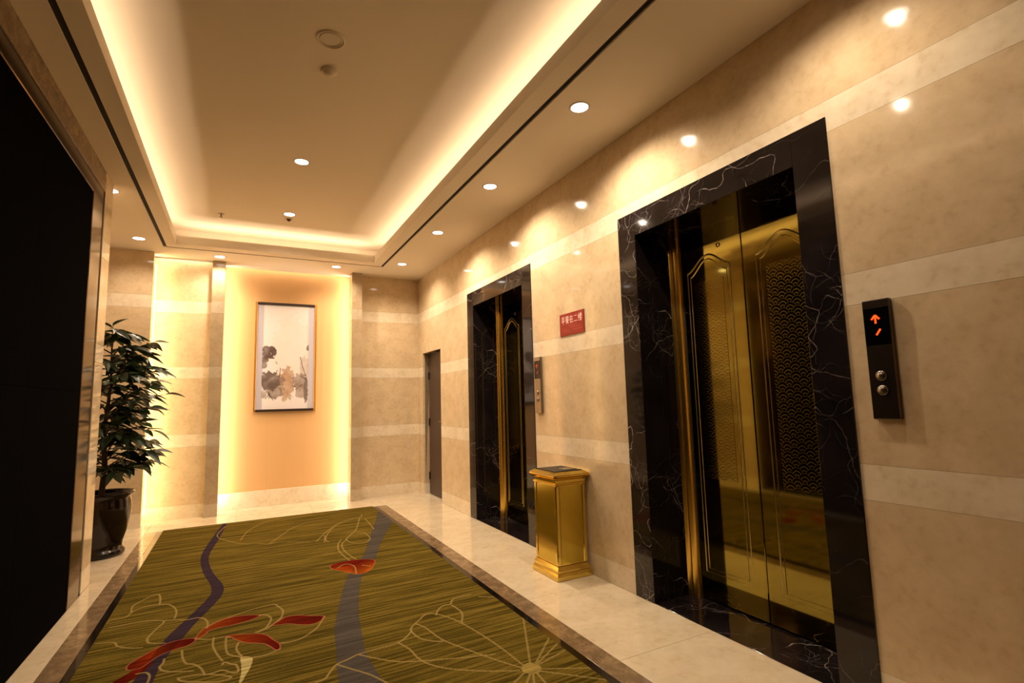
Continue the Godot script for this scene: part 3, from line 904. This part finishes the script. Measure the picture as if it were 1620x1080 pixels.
# upright jamb moulding: a bowed face turned towards the corridor's near end, with a flat back edge
func jamb_moulding(w: float, depth: float, tall: float) -> ArrayMesh:
	var st := SurfaceTool.new()
	st.begin(Mesh.PRIMITIVE_TRIANGLES)
	var n := 8
	var pts := [Vector2(0, -w / 2.0)]
	var nrm := [Vector2(0, -1)]
	for k in n + 1:
		var a := deg_to_rad(lerpf(30.0, 72.0, float(k) / n))
		nrm.append(Vector2(-cos(a), sin(a)))
		var t := float(k) / n
		var bow := 0.004 * sin(PI * t)
		pts.append(Vector2(-depth * (1.0 - t) - bow * 0.7, lerpf(-w / 2.0, w / 2.0, t) + bow * 0.7))
	for k in pts.size() - 1:
		var p: Vector2 = pts[k]
		var q: Vector2 = pts[k + 1]
		var na: Vector2 = nrm[0] if k == 0 else nrm[k]
		var nb: Vector2 = nrm[0] if k == 0 else nrm[k + 1]
		var v := [Vector3(p.x, 0, p.y), Vector3(q.x, 0, q.y), Vector3(q.x, tall, q.y), Vector3(p.x, tall, p.y)]
		for i in [0, 2, 1, 0, 3, 2]:
			var m := nb if i in [1, 2] else na
			st.set_normal(Vector3(m.x, 0, m.y))
			st.add_vertex(v[i])
	return st.commit()

func call_panel(z: float, body: String, label: String, up: bool) -> void:
	var o := thing("hall_call_panel", Vector3(XR, 1.374, z), label, "lift panel", "call panels beside the lifts")
	var m: Material = M[body]
	box(o, "faceplate", m, Vector3(-0.022, -0.238, -0.05), Vector3(0, 0.238, 0.05), 0.003)
	var d := box(o, "display", M.black_glass, Vector3(-0.0235, 0.052, -0.0475), Vector3(-0.02, 0.205, 0.0475), 0.001)
	var h := 0.0035
	var st := [[Vector3(0, 0.028, -0.003), 0.03, 0.0], [Vector3(0, 0.038, -0.0105), 0.022, 0.7], [Vector3(0, 0.038, 0.0045), 0.022, -0.7], [Vector3(0, -0.022, 0.004), 0.028, 0.62]]
	for k in st.size():
		var s: Array = st[k]
		put(d, "led_arrow" if k < 3 else "led_digit", bevel_box(Vector3(0.001, s[1], 0.0065), 0.0), M.led_orange if up else M.led_dim, Vector3(-0.0024, (s[0] as Vector3).y, (s[0] as Vector3).z), Vector3(s[2], 0, 0))
	for y in [-0.067, -0.124]:
		var b := put(o, "call_button", lathe([Vector2(0.0, 0.007), Vector2(0.013, 0.007), Vector2(0.0145, 0.0055), Vector2(0.0155, 0.006), Vector2(0.0195, 0.004), Vector2(0.0195, 0.0)], 24), M.steel, Vector3(-0.022, y, -0.003), Vector3(0, 0, PI / 2))
		b.set_meta("label", "round steel call button")

# ---------------------------------------------------------------- objects
func frustum(parent: Node, called: String, m: Material, y0: float, h0: Vector2, y1: float, h1: Vector2) -> void:
	var st := SurfaceTool.new()
	st.begin(Mesh.PRIMITIVE_TRIANGLES)
	var a := []
	var b := []
	for c in [[-1, -1], [1, -1], [1, 1], [-1, 1]]:
		a.append(Vector3(h0.x * c[0], y0, h0.y * c[1]))
		b.append(Vector3(h1.x * c[0], y1, h1.y * c[1]))
	for k in 4:
		var n := (k + 1) % 4
		quad(st, a[k], a[n], b[n], b[k], (a[k] + a[n]) * Vector3(1, 0, 1))
	quad(st, a[0], a[1], a[2], a[3], Vector3.DOWN)
	quad(st, b[0], b[1], b[2], b[3], Vector3.UP)
	put(parent, called, st.commit(), m)

func ash_bin() -> void:
	var o := thing("litter_bin", Vector3(2.115, 0, -3.348), "square polished brass litter bin with ashtray top against the marble wall", "bin")
	var m: Material = M.brass_bright
	# half sizes in x and z
	box(o, "plinth", m, Vector3(-0.148, 0, -0.175), Vector3(0.148, 0.032, 0.175), 0.004)
	frustum(o, "plinth_moulding", m, 0.032, Vector2(0.146, 0.172), 0.048, Vector2(0.138, 0.164))
	box(o, "plinth_step", m, Vector3(-0.138, 0.048, -0.164), Vector3(0.138, 0.066, 0.164), 0.003)
	frustum(o, "plinth_moulding", m, 0.066, Vector2(0.136, 0.162), 0.090, Vector2(0.126, 0.150))
	box(o, "body", m, Vector3(-0.122, 0.09, -0.146), Vector3(0.122, 0.64, 0.146), 0.004)
	# corner posts and the flat panels between them
	for sx in [-1.0, 1.0]:
		for sz in [-1.0, 1.0]:
			box(o, "corner_post", m, Vector3(sx * 0.128, 0.09, sz * 0.152), Vector3(sx * 0.094, 0.64, sz * 0.118), 0.007)
	box(o, "side_panel", M.bin_panel, Vector3(-0.0935, 0.10, 0.1465), Vector3(0.0935, 0.63, 0.1475))
	box(o, "side_panel", M.bin_panel, Vector3(-0.1235, 0.10, -0.117), Vector3(-0.1225, 0.63, 0.117))
	box(o, "collar", m, Vector3(-0.134, 0.64, -0.158), Vector3(0.134, 0.652, 0.158), 0.004)
	frustum(o, "neck", m, 0.652, Vector2(0.124, 0.148), 0.675, Vector2(0.130, 0.155))
	frustum(o, "lid_moulding", m, 0.675, Vector2(0.130, 0.155), 0.695, Vector2(0.155, 0.180))
	box(o, "lid", m, Vector3(-0.155, 0.695, -0.180), Vector3(0.155, 0.713, 0.180), 0.007)
	frustum(o, "lid_slope", m, 0.713, Vector2(0.153, 0.178), 0.732, Vector2(0.122, 0.148))
	box(o, "ash_tray", M.black_iron, Vector3(-0.112, 0.7322, -0.138), Vector3(0.112, 0.736, 0.138), 0.001)
	box(o, "tray_plate", M.steel, Vector3(-0.005, 0.736, 0.01), Vector3(0.085, 0.7405, 0.10), 0.002)

func wall_sign() -> void:
	var o := thing("notice_plate", Vector3(XR, 1.83, -3.322), "small red wall notice with white Chinese lettering above the brass bin", "sign")
	box(o, "plate", M.sign_red, Vector3(-0.006, -0.088, -0.166), Vector3(0, 0.088, 0.166), 0.002)
	put(o, "print", printed(Vector3(0, 0.086, -0.164), Vector3(0, 0.086, 0.164), Vector3(0, -0.086, 0.164), Vector3(0, -0.086, -0.164)), M.sign_print, Vector3(-0.0066, 0, 0))

func picture() -> void:
	var o := thing("framed_painting", Vector3(0.523, 1.90, -7.48), "tall framed ink wash painting of grey brown lotus leaves in the lit niche", "painting")
	var w := 0.381
	var h := 0.715
	var b := 0.032
	box(o, "back_board", M.frame_dark, Vector3(-w + 0.01, -h + 0.01, 0.0), Vector3(w - 0.01, h - 0.01, 0.02))
	for s in [-1.0, 1.0]:
		var v := box(o, "frame_side", M.frame_lit, Vector3(s * w, -h, 0.0), Vector3(s * (w - b), h, 0.045), 0.006)
		v.set_meta("label", "frame side in a gold lit tone")
		var r := box(o, "frame_rail", M.frame_dark, Vector3(-w + b, s * h, 0.0), Vector3(w - b, s * (h - b), 0.045), 0.006)
		r.set_meta("label", "dark frame rail")
	put(o, "ink_sheet", printed(Vector3(-w + b, h - b, 0), Vector3(w - b, h - b, 0), Vector3(w - b, -h + b, 0), Vector3(-w + b, -h + b, 0)), M.painting, Vector3(0, 0, 0.026))

func leaf_mesh(l: float, w: float, droop: float) -> ArrayMesh:
	var st := SurfaceTool.new()
	st.begin(Mesh.PRIMITIVE_TRIANGLES)
	st.set_smooth_group(0)
	var mid := []
	var lf := []
	var rt := []
	var n := 6
	for k in n + 1:
		var t := float(k) / n
		var half := w * pow(sin(PI * pow(t, 0.8)), 0.9) * (1.0 - 0.25 * t)
		if k == n: half = 0.0
		var c := Vector3(0, -droop * t * t * l, t * l)
		mid.append(c)
		lf.append(c + Vector3(-half, half * 0.35, 0))
		rt.append(c + Vector3(half, half * 0.35, 0))
	for k in n:
		for side in [lf, rt]:
			quad(st, mid[k], mid[k + 1], side[k + 1], side[k], Vector3.UP)
	st.generate_normals()
	return st.commit()

func plant() -> void:
	var at := Vector3(-1.06, 0, -5.85)
	var o := thing("potted_plant", at, "leafy dark green potted tree in a brown glazed pot in the left alcove", "plant")
	var pot := put(o, "pot", lathe([Vector2(0, 0), Vector2(0.178, 0), Vector2(0.190, 0.012), Vector2(0.192, 0.04), Vector2(0.180, 0.055), Vector2(0.168, 0.07), Vector2(0.172, 0.11), Vector2(0.196, 0.2), Vector2(0.216, 0.30),
		Vector2(0.224, 0.40), Vector2(0.220, 0.455), Vector2(0.212, 0.485), Vector2(0.216, 0.50), Vector2(0.236, 0.515), Vector2(0.242, 0.53), Vector2(0.236, 0.54), Vector2(0.21, 0.53), Vector2(0.205, 0.49)], 48), M.glaze)
	pot.set_meta("label", "dark brown glazed ceramic pot")
	put(o, "soil", lathe([Vector2(0.0, 0.505), Vector2(0.12, 0.502), Vector2(0.208, 0.495)], 24), M.soil)
	rng.seed = 77
	var trunk := [Vector3(0.0, 0.49, 0.0), Vector3(0.015, 0.75, 0.01), Vector3(-0.01, 1.05, 0.0), Vector3(0.01, 1.35, -0.015), Vector3(0.02, 1.62, 0.0), Vector3(0.01, 1.95, 0.01)]
	put(o, "trunk", tube(trunk, [0.024, 0.022, 0.018, 0.014, 0.009, 0.005], 9), M.bark)
	var leaves := []
	for v in 5:
		leaves.append(leaf_mesh(0.13 + 0.018 * v, 0.033 + 0.004 * (v % 3), 0.08 + 0.08 * v))
	var count := 0
	var inner: Array[Transform3D] = []
	for k in 58:
		var t := (k + 0.5) / 58.0
		var y := lerpf(0.66, 1.93, t)
		var a := k * 2.399 + rng.randf_range(-0.3, 0.3)
		if cos(a) < -0.2 and k % 3: a = PI - a          # fuller on the side towards the light
		var reach := (0.46 if t < 0.6 else lerpf(0.46, 0.12, (t - 0.6) / 0.4)) * rng.randf_range(0.7, 1.12)
		if t < 0.15: reach *= 0.85
		var i := clampf((y - 0.49) / 1.46 * 5.0, 0.0, 4.99)
		var root: Vector3 = (trunk[int(i)] as Vector3).lerp(trunk[int(i) + 1], i - int(i))
		var dir := Vector3(cos(a), 0, sin(a))
		var tip := root + dir * reach + Vector3(0, reach * rng.randf_range(0.0, 0.42) * (1.0 + 1.5 * t * t), 0)
		var bend := (root + tip) / 2.0 + Vector3(0, reach * 0.14, 0)
		put(o, "branch", tube([root, bend, tip], [0.007, 0.005, 0.0025], 5), M.bark)
		var m := 11 if reach > 0.25 else 8
		for j in m:
			var u := 1.0 - j * 0.085
			var p := root.lerp(bend, u * 2.0) if u < 0.5 else bend.lerp(tip, u * 2.0 - 1.0)
			var yaw := atan2(dir.x, dir.z) + (rng.randf_range(-0.25, 0.25) if j == 0 else (1.0 if j % 2 else -1.0) * rng.randf_range(0.4, 1.2))
			var turn := Basis(Vector3.UP, yaw) * Basis(Vector3.RIGHT, rng.randf_range(-0.25, 0.35)) * Basis(Vector3(0, 0, 1), rng.randf_range(-0.5, 0.5))
			var kind := rng.randi_range(0, 4)
			if j < 5 and count < 290:         # the outer leaves one by one, the inner ones together
				var o2 := put(o, "leaf", leaves[kind], M.leaf_dark if rng.randf() < 0.7 else M.leaf_light, p)
				o2.basis = turn
				count += 1
			else:
				inner.append(Transform3D(turn, p))
	for k in 7:
		var lead := put(o, "leaf", leaves[1], M.leaf_dark, Vector3(0.01, 1.90 + 0.02 * k, 0.01))
		lead.basis = Basis(Vector3.UP, k * 2.2 + 0.6) * Basis(Vector3.RIGHT, -0.12 * k + 0.1)
	put(o, "branch", tube([Vector3(0.01, 1.9, 0.01), Vector3(0.015, 2.04, 0.01)], [0.005, 0.002], 5), M.bark)
	var mm := MultiMesh.new()
	mm.transform_format = MultiMesh.TRANSFORM_3D
	mm.mesh = leaves[2]
	mm.instance_count = inner.size()
	for k in inner.size():
		mm.set_instance_transform(k, inner[k])
	var f := MultiMeshInstance3D.new()
	f.name = "inner_foliage"
	f.multimesh = mm
	f.material_override = M.leaf_dark
	f.set_meta("kind", "stuff")
	o.add_child(f, true)

func ceiling_fittings() -> void:
	var s := thing("ceiling_speaker", Vector3(0.396, HU, -2.85), "round ceiling speaker with double ring rim in the raised ceiling", "speaker")
	put(s, "outer_ring", lathe([Vector2(0.066, 0.0), Vector2(0.067, -0.006), Vector2(0.072, -0.008), Vector2(0.077, -0.005), Vector2(0.078, 0.0)], 40), M.white_plastic)
	put(s, "inner_ring", lathe([Vector2(0.052, 0.0), Vector2(0.053, -0.005), Vector2(0.056, -0.006), Vector2(0.059, -0.004), Vector2(0.060, 0.0)], 40), M.white_plastic)
	put(s, "grille", lathe([Vector2(0.0, -0.003), Vector2(0.04, -0.0025), Vector2(0.053, -0.001)], 32), M.paint)
	var d := thing("smoke_detector", Vector3(0.43, HU, -3.145), "small round smoke detector beside the ceiling speaker", "detector")
	put(d, "base", lathe([Vector2(0.0, -0.012), Vector2(0.048, -0.012), Vector2(0.05, -0.008), Vector2(0.05, 0.0)], 30), M.white_plastic)
	put(d, "sensor_head", lathe([Vector2(0.0, -0.032), Vector2(0.022, -0.031), Vector2(0.032, -0.024), Vector2(0.036, -0.012)], 30), M.white_plastic)
	var p := thing("sprinkler_head", Vector3(-0.232, HU, -6.11), "small fire sprinkler near the far left corner of the raised ceiling", "sprinkler")
	put(p, "escutcheon", lathe([Vector2(0.0, -0.004), Vector2(0.03, -0.004), Vector2(0.036, 0.0)], 24), M.steel)
	put(p, "stem", lathe([Vector2(0.0, -0.035), Vector2(0.007, -0.035), Vector2(0.009, -0.004)], 12), M.steel)
	put(p, "deflector", lathe([Vector2(0.0, -0.04), Vector2(0.018, -0.038), Vector2(0.018, -0.036), Vector2(0.0, -0.034)], 16), M.steel)
	var q := thing("ceiling_sensor", Vector3(0.42, HU, -6.0), "small dark ceiling sensor just beyond the far middle downlight", "sensor")
	put(q, "base", lathe([Vector2(0.0, -0.006), Vector2(0.04, -0.006), Vector2(0.043, 0.0)], 24), M.white_plastic)
	put(q, "eye", lathe([Vector2(0.0, -0.028), Vector2(0.014, -0.025), Vector2(0.022, -0.014), Vector2(0.024, -0.006)], 20), M.dark_steel)

func _ready() -> void:
	# camera, sky, exposure
	var cam := Camera3D.new()
	cam.name = "camera"
	cam.fov = 66.573
	cam.near = 0.05
	cam.transform = Transform3D(Basis(Vector3(0.88695, -0.02677, 0.46108), Vector3(-0.02813, 0.99333, 0.11179), Vector3(-0.461, -0.11212, 0.88029)).orthonormalized(), Vector3(0, 1.25, 0))
	add_child(cam)
	cam.current = true
	var env := Environment.new()
	env.background_mode = Environment.BG_COLOR
	env.background_color = Color.BLACK
	env.tonemap_mode = Environment.TONE_MAPPER_LINEAR
	env.tonemap_exposure = 0.92
	env.sdfgi_enabled = true
	env.ssao_enabled = true
	env.ssil_enabled = true
	var we := WorldEnvironment.new()
	we.name = "environment"
	we.environment = env
	add_child(we)

	materials()
	floor_and_walls()
	ceiling()
	# downlights: a row over the lift wall, one row in the raised ceiling, the rest at the far end and over the alcove
	var gr := "recessed downlights over the lift wall"
	downlight(1.81, HC, -1.17, 0.8, "recessed downlight over the near lift, just above the picture's edge, first of the right row", gr)
	downlight(1.81, HC, -2.473, 1.7, "largest visible recessed downlight in the right soffit, nearest the camera", gr)
	downlight(1.81, HC, -3.778, 1.7, "second recessed downlight of the right soffit, before the far lift", gr)
	downlight(1.81, HC, -5.084, 1.7, "third recessed downlight of the right soffit, beside the far lift", gr)
	downlight(1.81, HC, -6.459, 1.0, "last recessed downlight of the right soffit, in the far right corner", gr)
	gr = "recessed downlights in the raised ceiling"
	downlight(0.405, HU, -1.80, 0.5, "recessed downlight in the raised ceiling, above the picture's top edge", gr)
	downlight(0.405, HU, -4.50, 1.5, "nearer recessed downlight in the middle of the raised ceiling", gr)
	downlight(0.415, HU, -5.85, 1.5, "farther recessed downlight in the raised ceiling, beside the dark sensor", gr)
	gr = "recessed downlights at the far end"
	downlight(-0.258, HC, -6.92, 0.8, "recessed downlight close in front of the left pillar", gr)
	downlight(1.063, HC, -6.90, 0.7, "recessed downlight above the right part of the picture niche", gr)
	downlight(-0.985, HC, -6.465, 0.55, "recessed downlight over the alcove before the far left wall bay", gr)
	downlight(-0.985, HC, -5.10, 0.35, "recessed downlight half hidden behind the left wall's corner", gr)
	lift(-2.0, 0.72, "near lift entrance with black veined marble surround and brass doors, beside the orange display")
	lift(-4.674, 0.733, "far lift entrance with black veined marble surround and brass doors, beyond the litter bin")
	call_panel(-1.149, "dark_steel", "dark metal call panel with orange arrow display right of the near lift", true)
	call_panel(-3.845, "steel", "narrow steel call panel between the far lift and the red notice", false)
	picture()
	plant()
	ash_bin()
	wall_sign()
	ceiling_fittings()
